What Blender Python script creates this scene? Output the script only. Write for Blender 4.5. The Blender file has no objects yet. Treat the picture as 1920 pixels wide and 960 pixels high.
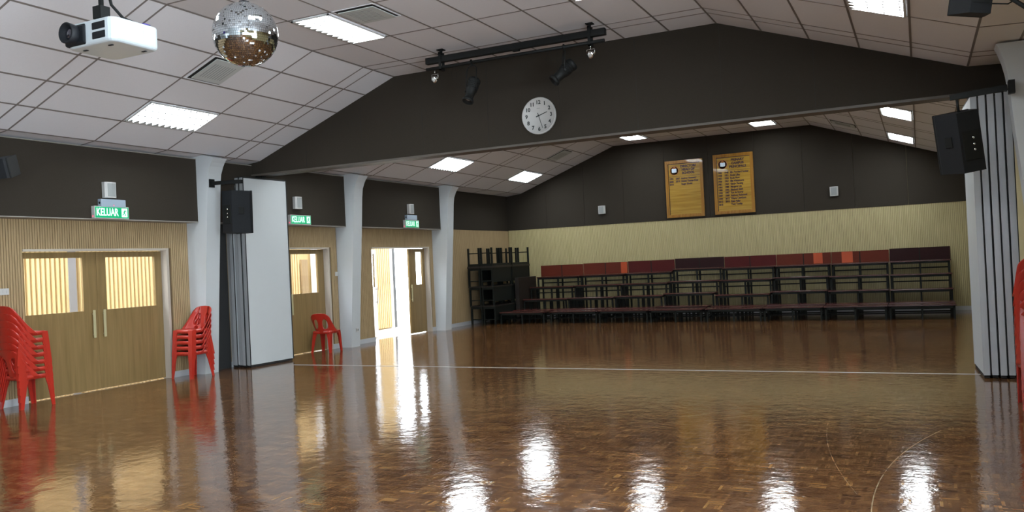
import bpy, bmesh, math, random
from mathutils import Vector, Matrix
random.seed(7)
PI = math.pi
SC = bpy.context.scene
COL = SC.collection

# ------------------------------------------------------------------ camera
cam_d = bpy.data.cameras.new('camera')
cam_d.sensor_width = 36.0
cam_d.lens = 1578.3/1920*36.0
cam_d.clip_start = 0.02
cam = bpy.data.objects.new('camera', cam_d)
COL.objects.link(cam)
_r = Vector((0.89859, 0.43631, -0.04664)); _u = Vector((0.04554, 0.01297, 0.99888)); _f = Vector((-0.43643, 0.8997, 0.00822))
m3 = Matrix((_r, _u, -_f)).transposed()
cam.matrix_world = Matrix.Translation((11.2345, 0, 1.64)) @ m3.to_4x4()
SC.camera = cam

# ------------------------------------------------------------------ exposure, world, daylight
SC.view_settings.view_transform = 'Standard'
SC.view_settings.look = 'None'
SC.view_settings.exposure = -0.6
SC.view_settings.gamma = 1.0
SC.view_settings.use_curve_mapping = False
W = bpy.data.worlds.new('sky'); SC.world = W; W.use_nodes = True
wn = W.node_tree.nodes; bg = wn['Background']
bg.inputs['Color'].default_value = (0.86, 0.93, 1.0, 1)
bg.inputs['Strength'].default_value = 18.0

TUBE_STRENGTH = 42.0           # fluorescent troffers
WINDOW_DAYLIGHT = 800.0       # daylight through each window on the right wall (W)
CORRIDOR_DAYLIGHT = 60.0

def area(name, loc, rot, sx, sy, power, color):
    d = bpy.data.lights.new(name, 'AREA'); d.shape = 'RECTANGLE'; d.size = sx; d.size_y = sy
    d.energy = power; d.color = color
    o = bpy.data.objects.new(name, d); COL.objects.link(o)
    o.location = loc; o.rotation_euler = rot
    return o
WIN_Y = [(-6.2, -3.2), (-2.4, 0.6), (1.4, 4.0)]
for (a, b) in WIN_Y:
    area('window_daylight', (12.98, (a+b)/2, 2.05), (0, math.radians(90), 0), 1.5, b-a, WINDOW_DAYLIGHT, (0.80, 0.92, 1.0))
sun_d = bpy.data.lights.new('sun', 'SUN'); sun_d.energy = 3.0; sun_d.angle = math.radians(3); sun_d.color = (1.0, 0.93, 0.8)
sun_o = bpy.data.objects.new('sun', sun_d); COL.objects.link(sun_o)
sun_o.rotation_euler = Vector((0.22, -0.35, 1.0)).to_track_quat('Z', 'Y').to_euler()

# ------------------------------------------------------------------ materials
def nt(name):
    m = bpy.data.materials.new(name); m.use_nodes = True
    return m, m.node_tree.nodes, m.node_tree.links, m.node_tree.nodes['Principled BSDF']
def mat(name, col, rough=0.5, metal=0.0, var=0.08, scale=6.0, bump=0.0, coat=0.0, spec=0.5, stretch=(1,1,1)):
    m, n, l, b = nt(name)
    b.inputs['Roughness'].default_value = rough; b.inputs['Metallic'].default_value = metal
    b.inputs['Coat Weight'].default_value = coat; b.inputs['Specular IOR Level'].default_value = spec
    tc = n.new('ShaderNodeTexCoord'); mp = n.new('ShaderNodeMapping'); mp.inputs['Scale'].default_value = stretch
    l.new(tc.outputs['Object'], mp.inputs['Vector'])
    no = n.new('ShaderNodeTexNoise'); no.inputs['Scale'].default_value = scale; no.inputs['Detail'].default_value = 5
    l.new(mp.outputs['Vector'], no.inputs['Vector'])
    mx = n.new('ShaderNodeMix'); mx.data_type = 'RGBA'
    c = col
    mx.inputs['A'].default_value = (*[max(0, x*(1-var)) for x in c], 1)
    mx.inputs['B'].default_value = (*[min(1, x*(1+var)) for x in c], 1)
    l.new(no.outputs['Fac'], mx.inputs['Factor']); l.new(mx.outputs['Result'], b.inputs['Base Color'])
    if bump:
        bp = n.new('ShaderNodeBump'); bp.inputs['Strength'].default_value = bump; bp.inputs['Distance'].default_value = 0.01
        l.new(no.outputs['Fac'], bp.inputs['Height']); l.new(bp.outputs['Normal'], b.inputs['Normal'])
    return m
def emit(name, col, strength):
    m, n, l, b = nt(name)
    b.inputs['Base Color'].default_value = (*col, 1); b.inputs['Emission Color'].default_value = (*col, 1)
    b.inputs['Emission Strength'].default_value = strength
    return m
def wood(name, c1, c2, axis=2, scale=3.0, rough=0.35, coat=0.15):
    m, n, l, b = nt(name)
    b.inputs['Roughness'].default_value = rough; b.inputs['Coat Weight'].default_value = coat
    tc = n.new('ShaderNodeTexCoord'); mp = n.new('ShaderNodeMapping')
    s = [9, 9, 9]; s[axis] = 0.45; mp.inputs['Scale'].default_value = s
    l.new(tc.outputs['Object'], mp.inputs['Vector'])
    no = n.new('ShaderNodeTexNoise'); no.inputs['Scale'].default_value = scale; no.inputs['Detail'].default_value = 6
    no.inputs['Distortion'].default_value = 0.6
    l.new(mp.outputs['Vector'], no.inputs['Vector'])
    r = n.new('ShaderNodeValToRGB'); r.color_ramp.elements[0].position = 0.3; r.color_ramp.elements[1].position = 0.7
    r.color_ramp.elements[0].color = (*c1, 1); r.color_ramp.elements[1].color = (*c2, 1)
    l.new(no.outputs['Fac'], r.inputs['Fac']); l.new(r.outputs['Color'], b.inputs['Base Color'])
    return m

M = {}
M['white_paint'] = mat('white_paint', (0.50, 0.53, 0.55), 0.6, var=0.03)
M['tile'] = mat('ceiling_tile', (0.74, 0.74, 0.775), 0.85, var=0.03, scale=40, bump=0.05)
M['grid'] = mat('ceiling_grid_metal', (0.20, 0.18, 0.17), 0.5, var=0.03)
M['fabric'] = mat('dark_fabric', (0.036, 0.030, 0.0235), 0.85, var=0.10, scale=60, bump=0.1, spec=0.12)
M['housing'] = mat('brown_track_housing', (0.085, 0.072, 0.060), 0.5)
M['seam'] = mat('dark_seam', (0.016, 0.014, 0.011), 0.8)
M['slat'] = wood('pale_oak_slat', (0.32, 0.225, 0.118), (0.43, 0.315, 0.175), 2, 4, 0.5, 0.0)
M['slat_back'] = mat('slat_backing', (0.12, 0.080, 0.042), 0.8, var=0.2, scale=20)
M['slat_far'] = wood('ash_slat', (0.42, 0.355, 0.18), (0.53, 0.46, 0.25), 2, 4, 0.5, 0.0)
M['slat_far_back'] = mat('ash_slat_backing', (0.20, 0.165, 0.08), 0.8, var=0.2, scale=20)
M['door'] = wood('oak_door_veneer', (0.185, 0.120, 0.045), (0.255, 0.172, 0.070), 2, 2.2, 0.4, 0.2)
M['cream'] = mat('cream_door_frame', (0.46, 0.41, 0.35), 0.45, var=0.03)
M['handle'] = mat('pale_brass_handle', (0.42, 0.38, 0.22), 0.45, var=0.04)
M['ledge'] = mat('grey_ledge_trim', (0.26, 0.245, 0.22), 0.5, var=0.03)
M['base'] = mat('grey_skirting', (0.45, 0.47, 0.50), 0.4, var=0.03)
M['aluminium'] = mat('brushed_aluminium', (0.50, 0.52, 0.54), 0.45, 0.55, 0.05, 30, stretch=(1, 1, .05))
M['rubber'] = mat('black_rubber_seal', (0.012, 0.013, 0.014), 0.6)
M['panel'] = mat('partition_laminate', (0.50, 0.53, 0.545), 0.4, var=0.015)
M['lens_dark'] = mat('dark_lens_glass', (0.02, 0.02, 0.03), 0.05, 0.0, 0.02, coat=1.0)
M['black'] = mat('black_painted_metal', (0.006, 0.007, 0.007), 0.6, 0.0, 0.15, spec=0.25)
M['box_black'] = mat('black_cabinet_plastic', (0.006, 0.0075, 0.010), 0.6, 0.0, 0.15, 50, bump=0.08, spec=0.3)
M['chrome'] = mat('chrome', (0.8, 0.8, 0.8), 0.12, 1.0, 0.02)
M['mirror'] = mat('mirror_facet', (0.62, 0.66, 0.68), 0.03, 1.0, 0.02)
M['red'] = mat('red_plastic', (0.40, 0.022, 0.012), 0.3, 0.0, 0.08, 5, coat=0.2)
M['bench_leg'] = mat('dark_green_bench_leg', (0.006, 0.008, 0.0065), 0.55, 0.0, 0.2, spec=0.25)
M['bench_top'] = wood('maroon_bench_top', (0.045, 0.010, 0.009), (0.070, 0.017, 0.013), 0, 2.5, 0.25, 0.25)
M['bench_dark'] = wood('dark_brown_bench_top', (0.010, 0.007, 0.005), (0.016, 0.010, 0.007), 0, 2.5, 0.5, 0.0)
M['back_a'] = mat('brick_red_board', (0.105, 0.018, 0.009), 0.5, var=0.12, scale=5, spec=0.2)
M['back_b'] = mat('oxblood_board', (0.070, 0.007, 0.007), 0.5, var=0.12, scale=5, spec=0.2)
M['back_c'] = mat('dark_maroon_board', (0.020, 0.004, 0.005), 0.5, var=0.12, scale=5, spec=0.2)
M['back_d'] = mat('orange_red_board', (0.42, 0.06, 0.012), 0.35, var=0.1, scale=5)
M['gold'] = wood('honey_varnished_board', (0.27, 0.145, 0.018), (0.42, 0.255, 0.034), 0, 2.4, 0.25, 0.4)
M['gold_frame'] = wood('amber_varnished_frame', (0.25, 0.110, 0.014), (0.35, 0.175, 0.026), 2, 2.4, 0.25, 0.4)
M['ink'] = mat('dark_brown_lettering', (0.035, 0.008, 0.005), 0.5)
M['crest_w'] = mat('pale_blue_crest', (0.62, 0.74, 0.85), 0.4)
M['crest_r'] = mat('orange_brown_crest_ring', (0.38, 0.13, 0.03), 0.4)
M['clock_face'] = mat('clock_dial', (0.60, 0.68, 0.68), 0.4, var=0.01)
M['clock_ink'] = mat('clock_black', (0.012, 0.016, 0.016), 0.4)
M['grey_plastic'] = mat('pale_grey_plastic', (0.50, 0.50, 0.49), 0.45, var=0.03)
M['grille'] = mat('grey_grille', (0.27, 0.29, 0.29), 0.6, var=0.25, scale=160)
M['blue_grey'] = mat('blue_grey_casing', (0.30, 0.37, 0.45), 0.4, var=0.03)
M['proj_white'] = mat('projector_white', (0.44, 0.49, 0.52), 0.28, var=0.02)
M['proj_grille'] = mat('projector_grille', (0.50, 0.54, 0.57), 0.5, var=0.1, scale=60)
M['vent'] = mat('vent_plate', (0.50, 0.53, 0.52), 0.5, var=0.03)
M['blade'] = mat('louvre_blade', (0.75, 0.76, 0.76), 0.3, 0.4, 0.02)
M['louvre'] = mat('louvre_grey', (0.42, 0.43, 0.43), 0.4, var=0.02)
M['tube'] = emit('fluorescent_glow', (0.90, 0.97, 1.0), TUBE_STRENGTH)
M['sign_green'] = emit('exit_sign_green', (0.0, 0.30, 0.12), 0.85)
M['sign_white'] = emit('exit_sign_white', (0.75, 1.0, 0.92), 0.85)
M['led'] = emit('red_led', (1.0, 0.05, 0.12), 2.5)
M['led_w'] = emit('white_led', (0.6, 1.0, 0.95), 2.0)
M['slat_out'] = wood('yellow_corridor_batten', (0.66, 0.50, 0.25), (0.76, 0.59, 0.32), 2, 3, 0.5, 0.0)
M['out_white'] = mat('white_corridor_render', (0.8, 0.8, 0.8), 0.7, var=0.02)
M['mullion'] = mat('dark_grey_mullion', (0.03, 0.035, 0.04), 0.5)
M['out_grey'] = mat('grey_corridor_post', (0.22, 0.22, 0.23), 0.6, var=0.05)
M['out_floor'] = mat('pale_corridor_floor', (0.62, 0.58, 0.50), 0.5, var=0.05)
M['blue_plug'] = mat('blue_plug', (0.06, 0.04, 0.25), 0.4)

def glass():
    m, n, l, b = nt('window_glass')
    n.remove(b); o = n['Material Output']
    t = n.new('ShaderNodeBsdfTransparent'); g = n.new('ShaderNodeBsdfGlossy'); g.inputs['Roughness'].default_value = 0.02
    lw = n.new('ShaderNodeLayerWeight'); lw.inputs['Blend'].default_value = 0.5
    pw = n.new('ShaderNodeMath'); pw.operation = 'POWER'; pw.inputs[1].default_value = 5; l.new(lw.outputs['Facing'], pw.inputs[0])
    f = n.new('ShaderNodeMath'); f.operation = 'MULTIPLY_ADD'; f.inputs[1].default_value = 0.9; f.inputs[2].default_value = 0.04; l.new(pw.outputs[0], f.inputs[0])
    x = n.new('ShaderNodeMixShader')
    l.new(f.outputs[0], x.inputs[0]); l.new(t.outputs[0], x.inputs[1]); l.new(g.outputs[0], x.inputs[2]); l.new(x.outputs[0], o.inputs[0])
    return m
M['glass'] = glass()
def bulb_glass():
    m, n, l, b = nt('lamp_glass')
    b.inputs['Base Color'].default_value = (0.9, 0.93, 0.93, 1); b.inputs['Roughness'].default_value = 0.08
    b.inputs['Transmission Weight'].default_value = 0.5; b.inputs['Metallic'].default_value = 0.3
    return m
M['lamp_glass'] = bulb_glass()

def floor_mat():
    m, n, l, b = nt('glossy_mosaic_parquet')
    tc = n.new('ShaderNodeTexCoord'); sep = n.new('ShaderNodeSeparateXYZ'); l.new(tc.outputs['Object'], sep.inputs[0])
    def mth(op, a, b_=None, c=None):
        x = n.new('ShaderNodeMath'); x.operation = op
        for i, v in enumerate((a, b_, c)):
            if v is None: continue
            if isinstance(v, (int, float)): x.inputs[i].default_value = v
            else: l.new(v, x.inputs[i])
        return x.outputs[0]
    S = 0.115                                   # one mosaic square; five fingers each, alternating direction
    gx = mth('DIVIDE', sep.outputs['X'], S); gy = mth('DIVIDE', sep.outputs['Y'], S)
    ix = mth('FLOOR', gx); iy = mth('FLOOR', gy)
    fx = mth('FRACT', gx); fy = mth('FRACT', gy)
    par = mth('MODULO', mth('ABSOLUTE', mth('ADD', ix, iy)), 2.0)
    along = mth('ADD', mth('MULTIPLY', fx, par), mth('MULTIPLY', fy, mth('SUBTRACT', 1.0, par)))
    fin = mth('FLOOR', mth('MULTIPLY', along, 5.0)); ff = mth('FRACT', mth('MULTIPLY', along, 5.0))
    cx = n.new('ShaderNodeCombineXYZ'); l.new(ix, cx.inputs[0]); l.new(iy, cx.inputs[1]); l.new(fin, cx.inputs[2])
    wh = n.new('ShaderNodeTexWhiteNoise'); wh.noise_dimensions = '3D'; l.new(cx.outputs[0], wh.inputs['Vector'])
    cx2 = n.new('ShaderNodeCombineXYZ'); l.new(ix, cx2.inputs[0]); l.new(iy, cx2.inputs[1])
    wh2 = n.new('ShaderNodeTexWhiteNoise'); wh2.noise_dimensions = '3D'; l.new(cx2.outputs[0], wh2.inputs['Vector'])
    mpp = n.new('ShaderNodeMapping'); mpp.inputs['Scale'].default_value = (1.6, 7.0, 1.0); l.new(tc.outputs['Object'], mpp.inputs['Vector'])
    pn_ = n.new('ShaderNodeTexNoise'); pn_.inputs['Scale'].default_value = 1.0; pn_.inputs['Detail'].default_value = 5; l.new(mpp.outputs['Vector'], pn_.inputs['Vector'])
    val = mth('ADD', mth('ADD', mth('MULTIPLY', wh.outputs['Value'], 0.5), mth('MULTIPLY', wh2.outputs['Value'], 0.25)), mth('SUBTRACT', mth('MULTIPLY', pn_.outputs['Fac'], 0.75), 0.25))
    r = n.new('ShaderNodeValToRGB'); e = r.color_ramp.elements
    e[0].position = 0.05; e[0].color = (0.045, 0.019, 0.009, 1)
    e[1].position = 0.95; e[1].color = (0.26, 0.135, 0.045, 1)
    k = e.new(0.5); k.color = (0.112, 0.050, 0.020, 1)
    k = e.new(0.75); k.color = (0.180, 0.084, 0.030, 1)
    l.new(val, r.inputs[0])
    edge = mth('LESS_THAN', mth('MINIMUM', ff, mth('SUBTRACT', 1.0, ff)), 0.05)
    mx = n.new('ShaderNodeMix'); mx.data_type = 'RGBA'; l.new(edge, mx.inputs['Factor']); l.new(r.outputs[0], mx.inputs['A'])
    mx.inputs['B'].default_value = (0.022, 0.009, 0.005, 1)
    # long curved scuffs worn into the varnish
    def arc(cx_, cy_, rad, y0, y1, wdt):
        dx = mth('SUBTRACT', sep.outputs['X'], cx_); dy = mth('SUBTRACT', sep.outputs['Y'], cy_)
        d = mth('SQRT', mth('ADD', mth('MULTIPLY', dx, dx), mth('MULTIPLY', dy, dy)))
        a = mth('LESS_THAN', mth('ABSOLUTE', mth('SUBTRACT', d, rad)), wdt)
        a = mth('MULTIPLY', a, mth('GREATER_THAN', sep.outputs['Y'], y0)); a = mth('MULTIPLY', a, mth('LESS_THAN', sep.outputs['Y'], y1))
        a = mth('MULTIPLY', a, mth('LESS_THAN', dx, 0.0))
        n2 = n.new('ShaderNodeTexNoise'); n2.inputs['Scale'].default_value = 9; l.new(tc.outputs['Object'], n2.inputs['Vector'])
        return mth('MULTIPLY', a, mth('SUBTRACT', mth('MULTIPLY', n2.outputs['Fac'], 1.6), 0.25))
    s1 = arc(17.544, 5.868, 6.660, 4.6, 8.25, 0.0035); s2 = arc(20.083, 8.799, 9.711, 6.0, 8.7, 0.0025)
    sc = mth('MAXIMUM', s1, mth('MULTIPLY', s2, 0.5))
    mx2 = n.new('ShaderNodeMix'); mx2.data_type = 'RGBA'; l.new(sc, mx2.inputs['Factor']); l.new(mx.outputs['Result'], mx2.inputs['A'])
    mx2.inputs['B'].default_value = (0.42, 0.34, 0.22, 1)
    l.new(mx2.outputs['Result'], b.inputs['Base Color'])
    # varnish: broad ripples, slightly dished blocks
    rr = n.new('ShaderNodeTexNoise'); rr.inputs['Scale'].default_value = 1.3; rr.inputs['Detail'].default_value = 6; l.new(tc.outputs['Object'], rr.inputs['Vector'])
    mr = n.new('ShaderNodeMapRange'); mr.inputs['To Min'].default_value = 0.05; mr.inputs['To Max'].default_value = 0.12
    l.new(rr.outputs['Fac'], mr.inputs['Value']); l.new(mr.outputs[0], b.inputs['Roughness'])
    b.inputs['Specular IOR Level'].default_value = 0.5
    b.inputs['IOR'].default_value = 1.52
    wv = n.new('ShaderNodeTexNoise'); wv.inputs['Scale'].default_value = 7.0; wv.inputs['Detail'].default_value = 3; l.new(tc.outputs['Object'], wv.inputs['Vector'])
    wf = n.new('ShaderNodeTexNoise'); wf.inputs['Scale'].default_value = 38.0; wf.inputs['Detail'].default_value = 2; l.new(tc.outputs['Object'], wf.inputs['Vector'])
    tilt = mth('MULTIPLY', mth('SUBTRACT', wh2.outputs['Value'], 0.5), mth('SUBTRACT', along, 0.5))
    h = mth('ADD', mth('ADD', wv.outputs['Fac'], mth('MULTIPLY', wf.outputs['Fac'], 0.22)), mth('MULTIPLY', tilt, 0.22))
    bp = n.new('ShaderNodeBump'); bp.inputs['Strength'].default_value = 0.30; bp.inputs['Distance'].default_value = 0.008
    l.new(h, bp.inputs['Height']); l.new(bp.outputs['Normal'], b.inputs['Normal'])
    return m
M['floor'] = floor_mat()

# ------------------------------------------------------------------ mesh helpers
class MB:
    def __init__(s): s.v = []; s.f = []; s.sm = []
    def add(s, vs, fs, smooth=False):
        o = len(s.v); s.v += [tuple(v) for v in vs]
        s.f += [tuple(i+o for i in f) for f in fs]; s.sm += [smooth]*len(fs); return s
    def box(s, x0, x1, y0, y1, z0, z1, mt=None):
        vs = [(x, y, z) for x in (x0, x1) for y in (y0, y1) for z in (z0, z1)]
        if mt is not None: vs = [mt @ Vector(v) for v in vs]
        return s.add(vs, [(0,1,3,2),(4,6,7,5),(0,4,5,1),(2,3,7,6),(0,2,6,4),(1,5,7,3)])
    def bbox(s, x0, x1, y0, y1, z0, z1, r=0.01, mt=None):
        """box with chamfered edges"""
        bm = bmesh.new(); bmesh.ops.create_cube(bm, size=1)
        for v in bm.verts: v.co = Vector(((x0+x1)/2+v.co.x*(x1-x0), (y0+y1)/2+v.co.y*(y1-y0), (z0+z1)/2+v.co.z*(z1-z0)))
        bmesh.ops.bevel(bm, geom=list(bm.edges), offset=r, segments=2, affect='EDGES', profile=0.5)
        if mt is not None: bm.transform(mt)
        s.bm(bm); return s
    def bm(s, bm, smooth=False):
        bm.verts.index_update()
        s.add([v.co.copy() for v in bm.verts], [[v.index for v in f.verts] for f in bm.faces], smooth); bm.free(); return s
    def prism(s, pts, a0, a1, axis=1, mt=None):
        """polygon pts (2-D) extruded along axis between a0 and a1"""
        def P(p, a):
            if axis == 0: v = (a, p[0], p[1])
            elif axis == 1: v = (p[0], a, p[1])
            else: v = (p[0], p[1], a)
            return mt @ Vector(v) if mt is not None else v
        k = len(pts)
        return s.add([P(p, a0) for p in pts]+[P(p, a1) for p in pts],
                     [tuple(range(k)), tuple(range(2*k-1, k-1, -1))]+[(i, i+k, (i+1) % k+k, (i+1) % k) for i in range(k)])
    def tube(s, pts, r, seg=8, caps=True):
        """round bar through a list of points; r may be a list"""
        pts = [Vector(p) for p in pts]; k = len(pts); rs = r if isinstance(r, (list, tuple)) else [r]*k
        vs = []; nrm = None
        for i, p in enumerate(pts):
            t = (pts[min(i+1, k-1)]-pts[max(i-1, 0)]).normalized()
            if nrm is None:
                nrm = t.orthogonal().normalized()
            else:
                nrm = (nrm-t*nrm.dot(t)).normalized()
            bn = t.cross(nrm)
            vs += [p+(nrm*math.cos(a)+bn*math.sin(a))*rs[i] for a in [2*PI*j/seg for j in range(seg)]]
        fs = [(i*seg+j, i*seg+(j+1) % seg, (i+1)*seg+(j+1) % seg, (i+1)*seg+j) for i in range(k-1) for j in range(seg)]
        s.add(vs, fs, True)
        if caps:
            o = len(s.v)-len(vs)
            s.f.append(tuple(o+j for j in reversed(range(seg)))); s.f.append(tuple(o+(k-1)*seg+j for j in range(seg))); s.sm += [False, False]
        return s
    def lathe(s, prof, seg=32, mt=None, smooth=True):
        """prof (radius, z) turned about Z"""
        vs = []
        for (r, z) in prof:
            for j in range(seg):
                a = 2*PI*j/seg; v = Vector((r*math.cos(a), r*math.sin(a), z)); vs.append(mt @ v if mt is not None else v)
        k = len(prof)
        fs = [(i*seg+j, i*seg+(j+1) % seg, (i+1)*seg+(j+1) % seg, (i+1)*seg+j) for i in range(k-1) for j in range(seg)]
        fs += [tuple(reversed(range(seg))), tuple((k-1)*seg+j for j in range(seg))]
        return s.add(vs, fs, smooth)
    def build(s, name, m, parent=None, loc=None, rot=None):
        me = bpy.data.meshes.new(name); me.from_pydata(s.v, [], s.f)
        me.polygons.foreach_set('use_smooth', s.sm); me.validate()
        b = bmesh.new(); b.from_mesh(me); bmesh.ops.recalc_face_normals(b, faces=b.faces); b.to_mesh(me); b.free()
        me.materials.append(M[m] if isinstance(m, str) else m)
        o = bpy.data.objects.new(name, me); COL.objects.link(o)
        if parent is not None: o.parent = parent
        if loc is not None: o.location = loc
        if rot is not None: o.rotation_euler = rot
        return o
def thing(name, label, cat, loc=(0, 0, 0), rot=(0, 0, 0), group=None):
    o = bpy.data.objects.new(name, None); COL.objects.link(o)
    o.empty_display_size = 0.1
    o.location = loc; o.rotation_euler = rot
    return tag(o, label, cat, group)
def tag(o, label, cat, group=None):
    o['label'] = label; o['category'] = cat
    if group: o['group'] = group
    return o
def struct(o, label=None, cat=None):
    o['kind'] = 'structure'
    if label: o['label'] = label
    if cat: o['category'] = cat
    return o
def part_label(o, t): o['label'] = t; return o
def dup(root, loc=None, rot=None, label=None, group=None):
    def rec(o, parent):
        c = o.copy(); COL.objects.link(c)
        if parent is not None: c.parent = parent
        for ch in list(o.children): rec(ch, c)
        return c
    r = rec(root, None)
    if loc is not None: r.location = loc
    if rot is not None: r.rotation_euler = rot
    if label: r['label'] = label
    if group: r['group'] = group
    return r
def text(name, body, size, m, parent, loc, rot, depth=0.002, align='LEFT', xs=1.0, bold=0.0):
    cu = bpy.data.curves.new(name, 'FONT'); cu.body = body; cu.size = size; cu.extrude = depth; cu.align_x = align; cu.align_y = 'CENTER'
    cu.offset = bold
    cu.resolution_u = 3
    t = bpy.data.objects.new(name, cu); COL.objects.link(t)
    dg = bpy.context.evaluated_depsgraph_get(); me = bpy.data.meshes.new_from_object(t.evaluated_get(dg))
    bpy.data.objects.remove(t)
    me.materials.clear(); me.materials.append(M[m])
    o = bpy.data.objects.new(name, me); COL.objects.link(o); o.parent = parent; o.location = loc; o.rotation_euler = rot; o.scale = (xs, 1, 1)
    return o

# ------------------------------------------------------------------ dimensions (metres)
YB = 22.977      # back wall
YP = 11.827      # folding partition line
XW = 12.75       # right wall
Y0 = -7.0        # wall behind the camera
ZS = 2.62        # top of the timber slats
DOORS = {'door_1': (7.57, 10.05), 'door_2': (11.95, 14.28), 'door_3': (15.86, 18.30)}
DTOP = 2.12
COLY = [6.65, 10.66, 14.73, 18.67]
PROF = [(0.0, 3.655), (0.47, 3.705), (3.47, 4.845), (8.82, 4.845), (11.86, 3.80), (XW, 3.76)]
def zc(x):
    for (a, za), (b, zb) in zip(PROF, PROF[1:]):
        if a <= x <= b: return za+(zb-za)*(x-a)/(b-a)
    return PROF[0][1]

# ------------------------------------------------------------------ room shell
struct(MB().box(-0.2, XW+0.2, Y0-0.2, YB+0.2, -0.12, 0).build('floor', 'floor'))
ce = MB()
pr = PROF
poly = [(x, z) for x, z in pr]+[(XW, 5.1), (0.0, 5.1)]
ce.prism(poly, Y0, YB+0.1, 1)
ceiling = struct(ce.build('ceiling', 'tile'))
# exposed tee grid
g = MB()
def strip_y(x, w=0.024):                    # a line running the length of the hall
    s = 0.5*w; z0, z1 = zc(x-s), zc(x+s)
    g.prism([(x-s, z0-0.004), (x+s, z1-0.004), (x+s, z1+0.002), (x-s, z0+0.002)], Y0, YB, 1)
def strip_x(y, w=0.024):                    # a line running across
    pts = [(x, z-0.004) for x, z in pr]+[(x, z+0.002) for x, z in reversed(pr)]
    for i in range(len(pr)-1):
        (a, za), (b, zb) = pr[i], pr[i+1]
        g.prism([(a, za-0.004), (b, zb-0.004), (b, zb+0.002), (a, za+0.002)], y-w/2, y+w/2, 1)
for x in [0.47, 1.06, 1.65, 2.25, 2.86, 3.46]+[3.47+0.66875*i for i in range(1, 9)]+[9.42, 10.03, 10.64, 11.24, 11.86, 12.3]:
    strip_y(x)
for k in range(-4, 5):
    for y in (6.86, 7.12, 8.42, 9.74):
        yy = y+4.12*k
        if Y0 < yy < YB-0.02: strip_x(yy)
g.build('ceiling_grid', 'grid', ceiling)

# left wall: blockwork with three door openings
def wall_pieces(mb, x0, x1, ya, yb, z1, doors, top):
    y = ya
    for (a, b) in doors:
        mb.box(x0, x1, y, a, 0, z1); mb.box(x0, x1, a, b, top, z1); y = b
    mb.box(x0, x1, y, yb, 0, z1)
wl = MB(); wall_pieces(wl, -0.16, -0.022, Y0, YB, 3.75, list(DOORS.values()), DTOP)
wall_left = struct(wl.build('wall_left', 'slat_back'))
sl = MB()
P = 0.0385
y = Y0+0.02
while y < YB-0.03:
    inside = [d for d in DOORS.values() if d[0]-0.03 < y < d[1]+0.07]
    z0 = DTOP+0.03 if inside else 0.10
    sl.box(-0.024, 0.0, y, y+0.029, z0, ZS)
    y += P
sl.build('timber_slats', 'slat', wall_left)
fa = MB()
edges = []
prev = Y0
for c in COLY[1:]+[None]:
    a = prev
    b = (c-0.15) if c else YB
    if c is None: fa.box(-0.02, 0.012, a, b, ZS-0.012, 3.655)
    else: fa.box(-0.02, 0.27, a, b, 2.585, 3.648)
    if c: prev = c+0.15
fa.build('upper_fascia', 'fabric', wall_left)
tr = MB()
prev = Y0
for c in COLY[1:]:
    tr.box(-0.02, 0.276, prev, c-0.15, 2.570, 2.585)
    tr.box(0.0, 0.278, prev, c-0.15, 3.640, 3.652); prev = c+0.15
tr.build('ledge', 'ledge', wall_left)
bs = MB(); prev = Y0
for (a, b) in DOORS.values(): bs.box(-0.022, 0.008, prev, a-0.005, 0, 0.10); prev = b+0.05
bs.box(-0.022, 0.008, prev, YB, 0, 0.10)
struct(bs.build('baseboard_left', 'base'))

# back wall
wb = MB(); wb.prism([(-0.2, 0), (XW+0.2, 0), (XW+0.2, 5.1), (-0.2, 5.1)], YB+0.03, YB+0.18, 1)
wall_back = struct(wb.build('wall_back', 'slat_far_back'))
s2 = MB(); x = 0.012
while x < XW-0.05:
    s2.box(x, x+0.032, YB, YB+0.032, 0.10, ZS); x += 0.040
s2.build('timber_slats', 'slat_far', wall_back)
f2 = MB()
xs = [0.0, 1.30, 2.50, 3.70, 4.92, 6.14, 7.36, 8.58, 9.80, 11.02, XW]
for a, b in zip(xs, xs[1:]):
    top = [(a+0.003, zc(a)-0.002)]+[(x, z-0.002) for x, z in PROF if a < x < b]+[(b-0.003, zc(b)-0.002)]
    f2.prism([(a+0.003, ZS+0.0)]+top+[(b-0.003, ZS+0.0)], YB-0.012, YB+0.03, 1)
f2.build('upper_fabric_panels', 'fabric', wall_back)
struct(MB().box(0, XW, YB-0.006, YB+0.03, 0, 0.10).build('baseboard_back', 'base'))

# right wall with daylight windows near the camera
wr = MB(); prev = Y0-0.2
for (a, b) in WIN_Y:
    wr.box(XW, XW+0.16, prev, a, 0, 3.9); wr.box(XW, XW+0.16, a, b, 0, 1.2); wr.box(XW, XW+0.16, a, b, 2.9, 3.9); prev = b
wr.box(XW, XW+0.16, prev, YB+0.2, 0, 3.9)
struct(wr.build('wall_right', 'slat_far'))
for i, (a, b) in enumerate(WIN_Y):
    w = MB()
    for (p, q, r_, s_) in ((a, b, 1.2, 1.25), (a, b, 2.85, 2.9), (a, a+0.05, 1.2, 2.9), (b-0.05, b, 1.2, 2.9), ((a+b)/2-0.025, (a+b)/2+0.025, 1.2, 2.9)):
        w.box(XW+0.02, XW+0.10, p, q, r_, s_)
    o = struct(w.build('window_%d' % (i+1), 'base'))
    MB().box(XW+0.055, XW+0.06, a+0.05, b-0.05, 1.25, 2.85).build('pane', 'glass', o)
struct(MB().box(-0.2, XW+0.2, Y0-0.2, Y0, 0, 5.1).build('wall_front', 'white_paint'))

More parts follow.
